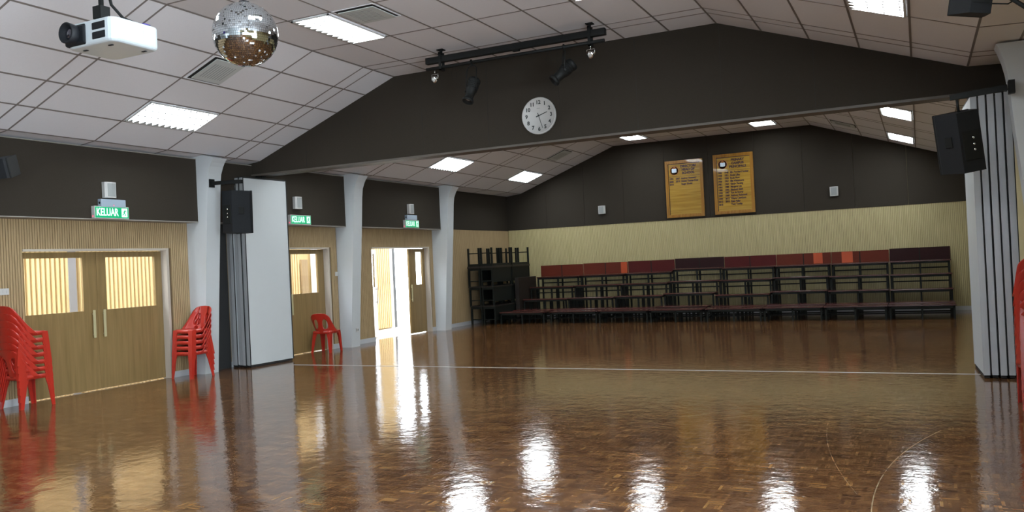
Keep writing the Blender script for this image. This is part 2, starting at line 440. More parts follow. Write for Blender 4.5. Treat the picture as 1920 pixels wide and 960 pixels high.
# the partition bulkhead
bk = MB()
top = [(x, z) for x, z in PROF]
bk.prism([(0.0, 3.475)]+[(x, z-0.001) for x, z in top]+[(XW, 3.475)], YP, YP+0.26, 1)
bulk = struct(bk.build('trim_1', 'fabric'), 'dark brown fabric covered bulkhead above the folding partition opening')
sm = MB()
for x in [1.55, 2.75, 3.97, 5.19, 6.41, 7.63, 8.85, 10.07, 11.29]:
    sm.box(x-0.003, x+0.003, YP-0.003, YP+0.01, 3.50, zc(x)-0.02)
sm.build('fabric_seams', 'seam', bulk)
MB().box(0.0, XW, YP-0.012, YP+0.27, 3.445, 3.478).build('track_housing', 'housing', bulk)
struct(MB().box(1.03, 11.83, YP-0.012, YP+0.012, 0.0, 0.003).build('trim_2', 'aluminium'), 'thin pale metal strip set in the floor under the bulkhead')

# portal columns: taper towards the floor and knee out below the ceiling
def column(yc, side, nm, lab):
    w = 0.15
    prof = [(0.0, 0.28), (1.3, 0.37), (2.6, 0.47), (3.2, 0.51), (3.38, 0.535), (3.44, 0.56), (3.50, 0.585), (3.56, 0.62), (3.61, 0.66), (3.635, 0.68)]
    mb = MB()
    if side < 0: pts = [(0.0-0.02, 0.0)]+[(d, z) for z, d in prof]+[(0.44, 3.70), (-0.02, 3.66)]
    else: pts = [(XW, 0.0)]+[(XW-d, z) for z, d in ((0, 0.30), (1.3, 0.42), (2.25, 0.49), (2.79, 0.54), (3.15, 0.565), (3.33, 0.573), (3.46, 0.59), (3.58, 0.615), (3.68, 0.645), (3.765, 0.68))]+[(XW, 3.76)]
    mb.prism(pts, yc-w, yc+w, 1)
    return struct(mb.build(nm, 'white_paint'), lab)
labs = ['white tapered portal column at the near left end of the hall', 'white tapered portal column beside the folded partition and black speaker',
        'white tapered portal column between the single door and the open doors', 'white tapered portal column beyond the open doors']
for i, (yc, lb) in enumerate(zip(COLY, labs)): column(yc, -1, 'trim_%d' % (i+3), lb)
for i, yc in enumerate([10.66, 18.67]):
    column(yc, 1, 'trim_%d' % (i+7), ['white curved portal column at the right edge behind the stacked chairs', 'white portal column on the right wall behind the partition'][i])

# ------------------------------------------------------------------ doors
def door_frame(nm, a, b):
    f = MB()
    f.box(-0.17, 0.006, b-0.004, b+0.045, 0, DTOP+0.03); f.box(-0.17, -0.026, a-0.045, a+0.004, 0, DTOP+0.03)
    f.box(-0.17, 0.006, a, b, DTOP-0.004, DTOP+0.03)
    return struct(f.build(nm, 'cream'))
def leaf(parent, y0, w, mirror, win, handle_at, loc_x=-0.12, rotz=0.0):
    """door leaf hinged at y0; spans w along +Y (or -Y if mirror); win = (from, to) along the leaf"""
    s = -1 if mirror else 1
    h = DTOP-0.012
    z0, z1 = 1.215, 2.02
    d = MB()
    def bx(a, b, za, zb): d.box(-0.045, 0.0, min(s*a, s*b), max(s*a, s*b), za, zb)
    bx(0.008, win[0], 0.012, h); bx(win[1], w-0.002, 0.012, h); bx(win[0], win[1], 0.012, z0); bx(win[0], win[1], z1, h)
    o = d.build('door_leaf', 'door', parent, (loc_x, y0, 0), (0, 0, rotz))
    MB().box(-0.026, -0.020, min(s*win[0], s*win[1]), max(s*win[0], s*win[1]), z0, z1).build('pane', 'glass', o)
    hd = MB()
    a = s*handle_at
    hd.bbox(0.028, 0.040, a-0.022, a+0.022, 0.80, 1.22, 0.004); hd.box(0.0, 0.03, a-0.008, a+0.008, 0.84, 0.86); hd.box(0.0, 0.03, a-0.008, a+0.008, 1.15, 1.17)
    part_label(hd.build('handle', 'handle', o), 'pale flat pull handle')
    return o
a, b = DOORS['door_1']; d1 = door_frame('door_1', a, b)
mid = (a+b)/2+0.005
leaf(d1, a, mid-a, False, (0.09, 1.01), mid-a-0.09); leaf(d1, b, b-mid, True, (0.14, 1.07), b-mid-0.09)
a, b = DOORS['door_2']; d2 = door_frame('door_2', a, b); mid = (a+b)/2
leaf(d2, a, mid-a, False, (0.16, 1.0), mid-a-0.09); leaf(d2, b, b-mid, True, (0.21, 1.03), b-mid-0.09)
a, b = DOORS['door_3']; d3 = door_frame('door_3', a, b)
leaf(d3, a, 1.22, False, (0.16, 1.0), 1.12, rotz=math.radians(27))
leaf(d3, b, 0.74, True, (0.12, 0.42), 0.68)

# ------------------------------------------------------------------ corridor beyond the doors
struct(MB().box(-7.0, -0.2, Y0, 30, -0.12, -0.005).build('trim_9', 'out_floor'), 'pale corridor floor beyond the doors')
sc_ = MB(); y = 5.0
while y < 19.44:
    gap = (9.72 < y < 9.84) or (15.7 < y < 16.36)
    if not gap: sc_.box(-2.03, -1.97, y, y+0.045, 0.03, 2.9)
    y += 0.088
screen = struct(sc_.build('trim_10', 'slat_out'), 'yellow timber batten screen along the corridor')
MB().box(-2.12, -2.06, 5.0, 19.44, 0, 2.9).build('screen_backing', 'slat_out', screen)
MB().box(-2.0, -1.95, 9.70, 9.84, 0, 2.9).build('post', 'out_grey', screen)
MB().box(-2.0, -1.95, 15.76, 15.98, 0, 1.95).build('post', 'slat', screen)
MB().box(-2.0, -1.95, 16.14, 16.36, 0, 2.9).build('post', 'out_white', screen)
MB().box(-2.1, -1.98, 19.44, 19.60, 0, 2.9).build('end_post', 'out_white', screen)
MB().box(-2.1, -1.99, 19.62, 19.74, 0, 2.9).build('mullion', 'mullion', screen)

# ------------------------------------------------------------------ folded partition panels
def partition_panel(loc, rotz, label, face_m='panel', h=3.40, w=1.10, t=0.072):
    """panel standing on a seal; width along +Y, thickness along X, origin at near bottom corner"""
    r = thing('partition_panel', label, 'partition panel', loc, (0, 0, rotz), 'folded partition panels')
    MB().box(0.004, t-0.004, 0.022, w-0.022, 0.045, h-0.03).build('face', face_m, r)
    for yy in (0.0, w-0.022):
        e = MB(); e.box(0.0, t*0.94, yy, yy+0.022, 0.04, h-0.02)
        ed = e.build('edge_trim', 'aluminium', r)
        MB().box(t*0.94, t*1.10, yy+0.006, yy+0.018, 0.04, h-0.02).build('edge_seal', 'rubber', ed)
    MB().box(0.008, t-0.008, 0.03, w-0.03, 0.004, 0.045).build('bottom_seal', 'rubber', r)
    tp = MB().box(0.012, t-0.012, 0.03, w-0.03, h-0.03, h).build('top_seal', 'rubber', r)
    MB().box(t/2-0.01, t/2+0.01, w/2-0.05, w/2+0.05, h, 3.443).build('carrier', 'black', tp)
    return r
ordn = ['innermost', 'second', 'third', 'fourth', 'outermost']
for i in range(5):
    yy = 11.36+[0.04, 0.0, 0.03, 0.0, 0.0][i]
    lab = ['narrow edge of the partition panel nearest the left wall, in the left folded stack',
           'partition panel edge, second from the left wall in the left folded stack',
           'partition panel edge, middle of the left folded stack by the column',
           'partition panel edge just behind the big white face in the left stack',
           'large white partition panel facing the hall, outermost of the left folded stack'][i]
    p = partition_panel(([0.012, 0.112, 0.208, 0.306, 0.415][i], yy, 0), -0.0 if i < 4 else -0.04, lab)
for i in range(5):
    lab = ['white-faced partition panel, leftmost of the right folded stack',
           'partition panel edge, second from the left in the right folded stack',
           'partition panel edge, middle of the right folded stack',
           'partition panel edge, fourth from the left in the right folded stack',
           'partition panel edge nearest the red chairs in the right folded stack'][i]
    partition_panel((11.845+0.088*i, 11.46+[0, .03, 0, .02, 0][i], 0), 0.04 if i == 0 else 0.0, lab)

struct(MB().box(0.0, 0.06, 10.83, 11.34, 0, 3.44).build('trim_11', 'rubber'), 'black felt-lined pocket jamb behind the left folded stack')
# ------------------------------------------------------------------ ceiling lights
def troffer(x, yc, z, tilt, label):
    r = thing('ceiling_light', label, 'ceiling light', (x, yc, z), (0, tilt, 0), 'louvred ceiling lights')
    L, Wd = 1.27, 0.58
    f = MB()
    for (a, b, c, d) in ((-Wd/2, Wd/2, -L/2, -L/2+0.02), (-Wd/2, Wd/2, L/2-0.02, L/2), (-Wd/2, -Wd/2+0.02, -L/2, L/2), (Wd/2-0.02, Wd/2, -L/2, L/2)):
        f.box(a, b, c, d, -0.024, -0.003)
    f.build('frame', 'blade', r)
    MB().box(-Wd/2+0.02, Wd/2-0.02, -L/2+0.02, L/2-0.02, -0.008, -0.004).build('lamp_tray', 'tube', r)
    bl = MB()
    for k in range(4):
        xx = -Wd/2+0.05+k*(Wd-0.1)/3
        bl.prism([(xx-0.003, -0.008), (xx+0.003, -0.008), (xx, -0.026)], -L/2+0.02, L/2-0.02, 1)
        for q in range(11):                      # triangular blade nodes where the cross blades meet the rails
            yy = -L/2+(q+0.55)*(L-0.06)/10.6; tw = 0.050 if k == 0 else 0.026
            bl.prism([(xx-0.03 if k == 0 else xx-0.012, yy-tw), (xx-0.03 if k == 0 else xx-0.012, yy+tw), (xx+0.045 if k == 0 else xx+0.03, yy)], -0.024, -0.020, 2)
    bl.build('louvre', 'louvre', r)
    return r
TL = -math.atan((4.845-3.705)/3.0); TR = math.atan((4.845-3.80)/3.04)
rows = [(4.96, 'just ahead of the camera'), (9.08, 'before the bulkhead'), (13.20, 'just past the bulkhead'), (17.31, 'in the middle of the far room'), (21.42, 'nearest the back wall')]
colsx = [(1.355, TL, 'on the left slope'), (4.47, 0, 'left of centre'), (7.82, 0, 'right of centre'), (10.94, TR, 'on the right slope')]
for (yy, rl) in rows:
    for (xx, tl, cl) in colsx:
        troffer(xx, yy, zc(xx), tl, 'bright louvred ceiling light '+cl+', '+rl)

# ------------------------------------------------------------------ air vents
def vent(x, y, tilt, label):
    r = thing('air_vent', label, 'air vent', (x, y, zc(x)), (0, tilt, 0), 'ceiling air vents')
    MB().box(-0.285, 0.285, -0.285, 0.285, -0.010, -0.004).build('backing', 'rubber', r)
    f = MB()
    f.prism([(-0.25, -0.25), (0.27, -0.25), (0.27, 0.27), (-0.25, 0.27)], -0.030, -0.018, 2)
    f.build('plate', 'vent', r)
    lv = MB()
    for k in range(9):
        lv.box(-0.17, 0.17, -0.18+k*0.045, -0.170+k*0.045, -0.032, -0.030)
    lv.build('louvre', 'grille', r)
    e = MB()
    for (a, b, c, d) in ((-0.31, 0.31, -0.31, -0.295), (-0.31, 0.31, 0.295, 0.31), (-0.31, -0.295, -0.295, 0.295), (0.295, 0.31, -0.295, 0.295)): e.box(a, b, c, d, -0.012, -0.003)
    e.build('frame', 'tile', r)
vent(2.56, 8.77, TL, 'square ceiling air vent on the left slope below the mirror ball')
vent(5.14, 8.72, 0, 'square ceiling air vent on the flat ceiling beside a near light')
vent(2.56, 21.1, TL, 'square ceiling air vent on the far left slope above the back wall')
vent(9.75, 21.0, TR, 'square ceiling air vent on the far right slope above the back wall')
vent(2.56, 17.0, TL, 'square ceiling air vent on the far left slope hidden near the bulkhead')

# ------------------------------------------------------------------ clock
ck = thing('wall_clock', 'round white wall clock with black numerals on the dark bulkhead', 'clock', (6.08, YP, 3.87))
mt = Matrix.Rotation(PI/2, 4, 'X')           # lathe axis towards -Y
MB().lathe([(0.28, 0.0), (0.285, 0.02), (0.28, 0.045), (0.268, 0.05), (0.262, 0.036)], 48, mt).build('rim', 'grey_plastic', ck)
fc = MB().lathe([(0.262, 0.02), (0.262, 0.034)], 48, mt, False).build('dial', 'clock_face', ck)
for h in range(1, 13):
    an = PI/2-h*PI/6; R = 0.205
    text('numeral', str(h), 0.080, 'clock_ink', fc, (R*math.cos(an), -0.0365, R*math.sin(an)), (PI/2, 0, 0), 0.001, 'CENTER', bold=0.0028)
MB().box(-0.028, 0.028, -0.0372, -0.0338, 0.111, 0.118).build('maker_mark', 'grille', fc)
def hand(ang, L, back, w, zz, nm):
    c, s = math.sin(ang), math.cos(ang)
    px, pz = s, -c
    pts = [(-back*c-w*px, -back*s-w*pz), (-back*c+w*px, -back*s+w*pz), (L*c+w*.6*px, L*s+w*.6*pz), (L*c-w*.6*px, L*s-w*.6*pz)]
    MB().prism(pts, -zz-0.002, -zz, 1).build(nm, 'clock_ink', ck)
hand(math.radians(72), 0.150, 0.045, 0.008, 0.039, 'hour_hand')
hand(math.radians(163), 0.205, 0.045, 0.0055, 0.043, 'minute_hand')
MB().lathe([(0.012, 0.034), (0.012, 0.050)], 16, mt).build('hub', 'clock_ink', ck)

# ------------------------------------------------------------------ stage light bar
bar = thing('light_bar', 'long black double lighting bar hung from the ceiling in front of the bulkhead', 'lighting bar', (4.73, 10.80, 4.0))
MB().box(0, 2.82, -0.04, 0.04, 0.655, 0.745).build('cable_trunking', 'black', bar)
MB().tube([(0.01, -0.03, 0.575), (2.81, -0.03, 0.575)], 0.024, 12).build('pipe', 'black', bar)
for px in (0.255, 2.60):
    h = MB(); h.box(px-0.02, px+0.02, -0.055, -0.04, 0.53, 0.80); h.box(px-0.02, px+0.02, 0.04, 0.055, 0.53, 0.80); h.box(px-0.02, px+0.02, -0.055, 0.055, 0.53, 0.548)
    h.box(px-0.015, px+0.015, -0.015, 0.015, 0.78, 0.842); h.box(px-0.05, px+0.05, -0.05, 0.05, 0.832, 0.844); h.box(px-0.02, px+0.02, -0.055, 0.055, 0.775, 0.79)
    h.build('hanger', 'black', bar)
MB().box(1.43, 1.53, -0.03, 0.03, 0.635, 0.655).build('socket', 'black', bar)

def aim(direction):
    return Vector(direction).to_track_quat('Z', 'Y').to_matrix().to_4x4()
def profile_spot(loc, drop, direction, label):
    """spotlight hung from the pipe: hook clamp, yoke, finned body, lens tube"""
    r = thing('stage_spotlight', label, 'stage light', loc, group='black stage spotlights')
    cl = MB(); cl.tube([(0, 0.0, 0.03), (0, 0.0, -0.05)], 0.013, 8)
    cl.tube([(0, 0.035*math.cos(a), 0.0+0.035*math.sin(a)) for a in [math.radians(x) for x in range(-60, 220, 25)]], 0.008, 6)
    cl.build('hook_clamp', 'black', r)
    c = Vector((-0.02, 0.0, -drop-0.04)); A = aim(direction); A.translation = c
    side = (A.to_3x3() @ Vector((1, 0, 0))).normalized()
    yk = MB(); top = Vector((0, 0, -0.05)); w = 0.105
    yk.tube([c+side*w, c+side*w*1.02+Vector((0, 0, 0.10)), Vector((side.x*w, side.y*w, -0.10)), Vector((side.x*w*.6, side.y*w*.6, -0.055)), top,
             Vector((-side.x*w*.6, -side.y*w*.6, -0.055)), Vector((-side.x*w, -side.y*w, -0.10)), c-side*w*1.02+Vector((0, 0, 0.10)), c-side*w], 0.009, 8)
    yk.build('yoke', 'black', r)
    b = MB(); b.lathe([(0.03, -0.19), (0.085, -0.18), (0.092, -0.165), (0.092, -0.12), (0.080, -0.115), (0.082, 0.02), (0.070, 0.03), (0.062, 0.14), (0.066, 0.145)], 24, A)
    for k in range(4): b.lathe([(0.088, -0.10+k*0.028), (0.088, -0.092+k*0.028)], 24, A)
    b.build('body', 'black', r)
    ln = MB(); ln.lathe([(0.062, 0.14), (0.084, 0.165), (0.084, 0.20), (0.072, 0.20), (0.066, 0.17)], 24, A); ln.build('lens_hood', 'black', r)
    MB().lathe([(0.055, 0.165), (0.0005, 0.176)], 20, A).build('lens', 'lamp_glass', r)
    sd = MB()
    for s in (1, -1):
        p = c+side*(w+0.004)*s; sd.tube([p, p+side*0.025*s], 0.016, 10)
    sd.build('knob', 'black', r)
    return r
profile_spot((5.50, 10.77, 4.575), 0.36, (-0.16, -0.45, -1.0), 'black stage spotlight pointing straight down, left one on the lighting bar')
profile_spot((6.95, 10.77, 4.575), 0.30, (-0.75, -0.45, -0.75), 'black stage spotlight tilted sideways, right one on the lighting bar')
def pin_spot(loc, label):
    r = thing('pin_spot', label, 'stage light', loc, group='small chrome pin spots')
    st = MB(); st.tube([(0, 0, 0.0), (0, 0, -0.06)], 0.006, 6)
    st.tube([(-0.055, 0, -0.14), (-0.055, 0, -0.07), (0.055, 0, -0.07), (0.055, 0, -0.14)], 0.005, 6); st.build('bracket', 'chrome', r)
    A = aim((-0.25, -0.8, -0.35)); A.translation = Vector((0, 0, -0.14))
    MB().lathe([(0.016, -0.06), (0.03, -0.045), (0.048, -0.01), (0.050, 0.02), (0.047, 0.03)], 20, A).build('reflector', 'chrome', r)
    MB().lathe([(0.044, 0.024), (0.03, 0.032), (0.001, 0.036)], 20, A).build('lens', 'lamp_glass', r)
pin_spot((4.88, 10.77, 4.553), 'small chrome pin spot on the left end of the lighting bar')
pin_spot((7.34, 10.77, 4.553), 'small chrome pin spot on the right end of the lighting bar')
for (x, lb) in ((5.20, 'thin looped wire hanging left of the left spotlight'), (6.72, 'thin looped wire hanging left of the right spotlight')):
    tag(MB().tube([(x, 10.77, 4.555), (x-0.03, 10.75, 4.45), (x-0.01, 10.75, 4.36), (x+0.05, 10.76, 4.37), (x+0.05, 10.77, 4.46), (x+0.02, 10.77, 4.555)], 0.002, 5).build('safety_wire', 'black'), lb, 'wire')

# ------------------------------------------------------------------ mirror ball
ball = thing('mirror_ball', 'large mirror-tiled disco ball hanging from the ceiling near the projector', 'mirror ball', (6.507, 5.10, 3.545))
R = 0.252; fb = MB(); nl = 46
MB().lathe([(0.001, -R+0.012)]+[((R-0.010)*math.sin(PI*k/24), -(R-0.010)*math.cos(PI*k/24)) for k in range(1, 24)]+[(0.001, R-0.012)], 48).build('core', 'box_black', ball)
for i in range(nl):
    p0, p1 = PI*i/nl, PI*(i+1)/nl; pm = (p0+p1)/2
    k = max(4, int(round(2*PI*R*math.sin(pm)/(PI*R/nl))))
    off = random.random()*6
    for j in range(k):
        a = 2*PI*(j+off)/k; da = PI/k*0.92
        n_ = Vector((math.sin(pm)*math.cos(a), math.sin(pm)*math.sin(a), math.cos(pm)))
        jit = Vector((random.gauss(0, 1), random.gauss(0, 1), random.gauss(0, 1)))*0.012
        nn = (n_+jit).normalized()
        e1 = Vector((-math.sin(a), math.cos(a), 0)); e1 = (e1-nn*e1.dot(nn)).normalized(); e2 = nn.cross(e1)
        hw = R*math.sin(pm)*da; hh = R*(p1-p0)/2*0.92
        c = n_*R
        fb.add([c-e1*hw-e2*hh, c+e1*hw-e2*hh, c+e1*hw+e2*hh, c-e1*hw+e2*hh], [(0, 1, 2, 3)])
fb.build('mirror_tiles', 'mirror', ball)
tp = MB(); tp.lathe([(0.05, 0.245), (0.04, 0.262), (0.012, 0.27)], 20); tp.build('cap', 'box_black', ball)
MB().tube([(0, 0, 0.26), (0, 0, 1.20)], 0.004, 6).build('hanging_cable', 'chrome', ball)
MB().lathe([(0.05, 1.19), (0.05, 1.27), (0.06, 1.30)], 20).build('motor', 'box_black', ball)

# ------------------------------------------------------------------ projector
pj = thing('projector', 'white ceiling-mounted projector with a large black lens', 'projector', (6.045, 4.25, 3.395))
bm = bmesh.new(); bmesh.ops.create_cube(bm, size=1)
for v in bm.verts: v.co = Vector((v.co.x*0.50, v.co.y*0.42, v.co.z*0.170))
ve = [e for e in bm.edges if abs(e.verts[0].co.z-e.verts[1].co.z) > 0.1]
bmesh.ops.bevel(bm, geom=ve, offset=0.07, segments=5, affect='EDGES', profile=0.5)
be = [e for e in bm.edges if all(v.co.z < -0.08 for v in e.verts) and len(e.link_faces) == 2]
bmesh.ops.bevel(bm, geom=be, offset=0.03, segments=4, affect='EDGES', profile=0.5)
te = [e for e in bm.edges if all(v.co.z > 0.08 for v in e.verts) and len(e.link_faces) == 2]
bmesh.ops.bevel(bm, geom=te, offset=0.012, segments=2, affect='EDGES', profile=0.5)
MB().bm(bm).build('body', 'proj_white', pj)
MB().bbox(-0.236, -0.015, -0.222, -0.10, -0.074, 0.074, 0.02).build('lens_bay', 'box_black', pj)
mt = Matrix.Translation((-0.135, -0.23, 0.005)) @ Matrix.Rotation(PI/2, 4, 'X')
lens = MB().lathe([(0.064, -0.02), (0.072, 0.0), (0.075, 0.05), (0.066, 0.055), (0.052, 0.020)], 32, mt).build('lens_barrel', 'box_black', pj)
MB().lathe([(0.049, 0.018), (0.030, 0.030), (0.001, 0.035)], 24, mt).build('lens', 'lens_dark', lens)
vt = MB()
for (za, zb) in ((0.008, 0.062), (-0.058, -0.004)): vt.bbox(0.045, 0.180, -0.214, -0.19, za, zb, 0.008)
vt.build('front_vent', 'box_black', pj)
vs = MB(); vt2 = MB()
for k in range(6):
    vs.box(0.2495, 0.2515, -0.115, -0.065, -0.035+k*0.012, -0.029+k*0.012); vt2.box(0.2495, 0.2515, 0.05, 0.13, -0.045+k*0.014, -0.038+k*0.014)
vs.build('side_grille', 'proj_grille', pj); vt2.build('side_grille', 'proj_grille', pj)
for (x, y) in ((0.12, -0.12), (0.16, 0.13), (-0.14, -0.12)): MB().box(x-0.02, x+0.02, y-0.008, y+0.008, -0.090, -0.084).build('foot', 'box_black', pj)
mn = MB(); mn.box(-0.03, 0.03, -0.03, 0.03, 0.10, 0.17); mn.tube([(0, 0, 0.17), (0, 0, 1.38)], 0.018, 12); mn.box(-0.042, 0.042, -0.04, 0.04, 0.15, 0.24)
mn.lathe([(0.07, 1.43), (0.07, 1.449)], 20)
mn.tube([(0, 0, 1.37), (0, 0, 1.44)], 0.022, 12)
mo = mn.build('ceiling_mount', 'black', pj, (-0.075, -0.03, 0))
MB().box(-0.06, 0.045, -0.045, 0.045, 0.084, 0.10).build('mount_plate', 'grey_plastic', mo)
MB().tube([(-0.05, 0.0, 0.42), (-0.03, 0.02, 0.26), (0.04, 0.06, 0.16), (0.13, 0.13, 0.11), (0.15, 0.15, 0.095)], 0.011, 8).build('cable', 'black', pj)
MB().box(0.12, 0.20, 0.10, 0.16, 0.086, 0.108).build('cable_plug', 'blue_plug', pj)
MB().lathe([(0.018, 0.084), (0.018, 0.097)], 16, Matrix.Translation((0.2, 0.14, 0))).build('focus_dial', 'black', pj)

# ------------------------------------------------------------------ loudspeakers on brackets
def loudspeaker(loc, rot, label, h=0.66):
    r = thing('loudspeaker', label, 'loudspeaker', loc, rot, 'black loudspeakers on wall brackets')
    # local: front baffle faces +Y, cabinet narrows to the rear (-Y)
    pts = [(-0.20, 0.17), (0.20, 0.17), (0.205, 0.13), (0.12, -0.17), (-0.12, -0.17), (-0.205, 0.13)]
    MB().prism(pts, -h/2, h/2, 2).build('cabinet', 'box_black', r)
    MB().bbox(-0.205, 0.205, 0.165, 0.190, -h/2-0.006, h/2+0.006, 0.006).build('front_grille', 'black', r)
    jp = MB(); jp.bbox(-0.095, 0.095, -0.178, -0.165, -0.20, 0.12, 0.005)
    j = jp.build('connector_plate', 'black', r)
    k = MB()
    for z in (-0.09, -0.03, 0.04): k.lathe([(0.012, 0.0), (0.012, 0.012)], 12, Matrix.Translation((0.02, -0.178, z)) @ Matrix.Rotation(PI/2, 4, 'X'))
    k.build('socket', 'chrome', j)
    for s in (1, -1):
        hd = MB(); A = Matrix.Translation((s*0.163, -0.02, 0.02)) @ Matrix.Rotation(-s*0.275, 4, 'Z')
        hd.bbox(-0.012, 0.012, -0.05, 0.05, -0.06, 0.06, 0.006, A); hd.build('handle', 'black', r)
    MB().tube([(0.0, 0.0, h/2-0.01), (0.0, 0.0, h/2+0.140)], 0.014, 10).build('hanging_eye', 'black', r)
    return r
def bracket(name, p0, p1, plate, label):
    r = thing(name, label, 'bracket', p0, group='black speaker brackets')
    d = Vector(p1)-Vector(p0)
    a = MB(); L = d.length; A = d.to_track_quat('X', 'Z').to_matrix().to_4x4()
    a.box(0.008, L, -0.025, 0.025, -0.030, 0.030, A); a.build('arm', 'black', r)
    MB().box(*plate).build('wall_plate', 'black', r)
    return r
bracket('speaker_bracket', (0.519, 10.60, 3.22), (1.17, 10.62, 3.20), (0.0, 0.012, -0.06, 0.06, -0.07, 0.07), 'black bracket arm on the white column above the left loudspeaker')
loudspeaker((1.005, 10.62, 2.70), (0.0, math.radians(1), math.radians(-6)), 'black loudspeaker hung in front of the white partition panel on the left', 0.70)
bracket('speaker_bracket', (12.16, 10.48, 3.275), (11.60, 10.50, 3.235), (0.0, 0.06, -0.06, 0.06, -0.07, 0.07), 'black bracket arm reaching left from the right column')
loudspeaker((11.71, 10.56, 2.745), (math.radians(7), math.radians(-9), math.radians(25)), 'large black tilted loudspeaker hung beside the right folded partition', 0.66)
bracket('speaker_bracket', (0.524, 6.62, 3.32), (0.90, 6.64, 3.32), (0.0, 0.012, -0.06, 0.06, -0.07, 0.07), 'black bracket arm at the left edge of the photo')
le = loudspeaker((0.97, 6.66, 3.12), (0.12, 0.25, math.radians(-50)), 'black loudspeaker cut off by the left edge of the photo', 0.27)
le.scale = (0.9, 0.9, 0.9)
ru = loudspeaker((11.68, 6.9, 3.46), (math.radians(10), math.radians(6), math.radians(25)), 'black loudspeaker cut off by the top right corner of the photo', 0.62)
ru.scale = (0.62, 0.62, 0.62)
bracket('speaker_bracket', (12.15, 6.75, 3.70), (11.62, 6.9, 3.69), (0.0, 0.6, -0.03, 0.03, -0.03, 0.03), 'black bracket arm at the top right corner of the photo')
tag(MB().tube([(11.76, 6.75, 3.40), (11.86, 6.7, 3.30), (11.95, 6.65, 3.20), (12.2, 6.7, 3.00), (12.70, 6.9, 2.6)], 0.015, 8).build('speaker_cable', 'black'), 'thick black cable sagging from the top right loudspeaker', 'cable')
tag(MB().tube([(11.76, 6.8, 3.30), (11.86, 6.8, 3.28), (11.96, 6.8, 3.33), (12.0, 6.8, 3.40), (11.97, 6.8, 3.46), (11.93, 6.82, 3.50)], 0.005, 6).build('speaker_cable', 'black'), 'thin black looping cable beside the top right loudspeaker', 'cable')

# ------------------------------------------------------------------ fascia fittings: wall speaker, emergency light, exit sign
def wall_speaker(loc, rotz, label):
    r = thing('wall_speaker', label, 'wall speaker', loc, (0, 0, rotz), 'small pale wall speakers')   # local +X away from the wall
    pts = [(0, -0.10), (0.06, -0.10), (0.085, -0.075), (0.095, 0.0), (0.085, 0.075), (0.06, 0.10), (0, 0.10)]
    MB().prism(pts, 0, 0.235, 2).build('casing', 'grey_plastic', r)
    gp = [(0.0605, -0.085), (0.088, -0.068), (0.098, 0.0), (0.088, 0.068), (0.0605, 0.085)]
    MB().prism(gp, 0.018, 0.217, 2).build('grille', 'grille', r)
def emergency_light(loc, label, led=True):
    r = thing('emergency_light', label, 'emergency light', loc, group='blue-grey emergency light boxes')
    MB().bbox(0.0, 0.075, -0.215, 0.215, 0, 0.115, 0.006).build('casing', 'blue_grey', r)
    MB().lathe([(0.018, 0), (0.018, 0.004)], 14, Matrix.Translation((0.04, -0.2145, 0.06)) @ Matrix.Rotation(PI/2, 4, 'X')).build('test_button', 'box_black', r)
    if led: MB().lathe([(0.006, 0), (0.006, 0.004)], 10, Matrix.Translation((0.0745, 0.0, 0.025)) @ Matrix.Rotation(PI/2, 4, 'Y')).build('indicator_lamp', 'led', r)
def exit_sign(loc, label):
    r = thing('exit_sign', label, 'exit sign', loc, group='green KELUAR exit signs')
    L = 0.60; H = 0.185
    MB().bbox(0.0, 0.07, -L/2, L/2, 0, H, 0.005).build('casing', 'grey_plastic', r)
    MB().box(0.0695, 0.0735, -L/2+0.012, L/2-0.012, 0.012, H-0.012).build('panel', 'sign_green', r)
    text('lettering', 'KELUAR', 0.158, 'sign_white', r, (0.0745, -L/2+0.028, H/2+0.0), (PI/2, 0, PI/2), 0.001, 'LEFT', 0.66, bold=0.003)
    pg = MB()
    y0 = 0.165; pg.prism([(y0, 0.03), (y0+0.10, 0.03), (y0+0.10, H-0.025), (y0, H-0.025)], 0.0735, 0.0755, 0)
    pic = pg.build('pictogram', 'sign_white', r)
    rm = MB(); Y = y0+0.052
    rm.lathe([(0.009, 0.0755), (0.009, 0.0775)], 12, Matrix.Translation((0, Y+0.01, 0.137)) @ Matrix.Rotation(PI/2, 4, 'Y'))
    def limb(a, b, w=0.006):
        a, b = Vector(a), Vector(b); d = (b-a).normalized(); n_ = Vector((-d.y, d.x))*w
        rm.prism([tuple(a+n_), tuple(b+n_), tuple(b-n_), tuple(a-n_)], 0.0755, 0.0775, 0)
    limb((Y+0.005, 0.127), (Y-0.008, 0.088), 0.009); limb((Y-0.008, 0.088), (Y+0.018, 0.068)); limb((Y+0.018, 0.068), (Y+0.006, 0.045))
    limb((Y-0.008, 0.088), (Y-0.030, 0.062)); limb((Y-0.030, 0.062), (Y-0.042, 0.064)); limb((Y+0.003, 0.122), (Y+0.032, 0.108)); limb((Y, 0.120), (Y-0.022, 0.100))
    rm.build('running_figure', 'sign_green', pic)
    MB().lathe([(0.010, 0), (0.010, 0.005)], 10, Matrix.Translation((0.035, -L/2-0.001, 0.035)) @ Matrix.Rotation(PI/2, 4, 'X')).build('indicator_lamp', 'led', r)
X = 0.271
_k = (11.2345-0.271)/(11.2345-0.121)
def at_f(y, z): return (X, y*_k, 1.64+(z-1.64)*_k)
wall_speaker(at_f(8.885, 2.915), 0, 'small pale wall speaker on the dark fascia above the near double doors')
emergency_light(at_f(8.92, 2.775), 'blue-grey emergency light box above the nearest exit sign')
exit_sign(at_f(8.89, 2.596), 'lit green KELUAR exit sign above the near double doors')
wall_speaker(at_f(13.20, 2.91), 0, 'small pale wall speaker on the fascia behind the white folded partition')
exit_sign(at_f(13.24, 2.598), 'lit green KELUAR exit sign partly behind the white folded partition')
wall_speaker(at_f(17.32, 2.94), 0, 'small pale wall speaker above the open far doors')
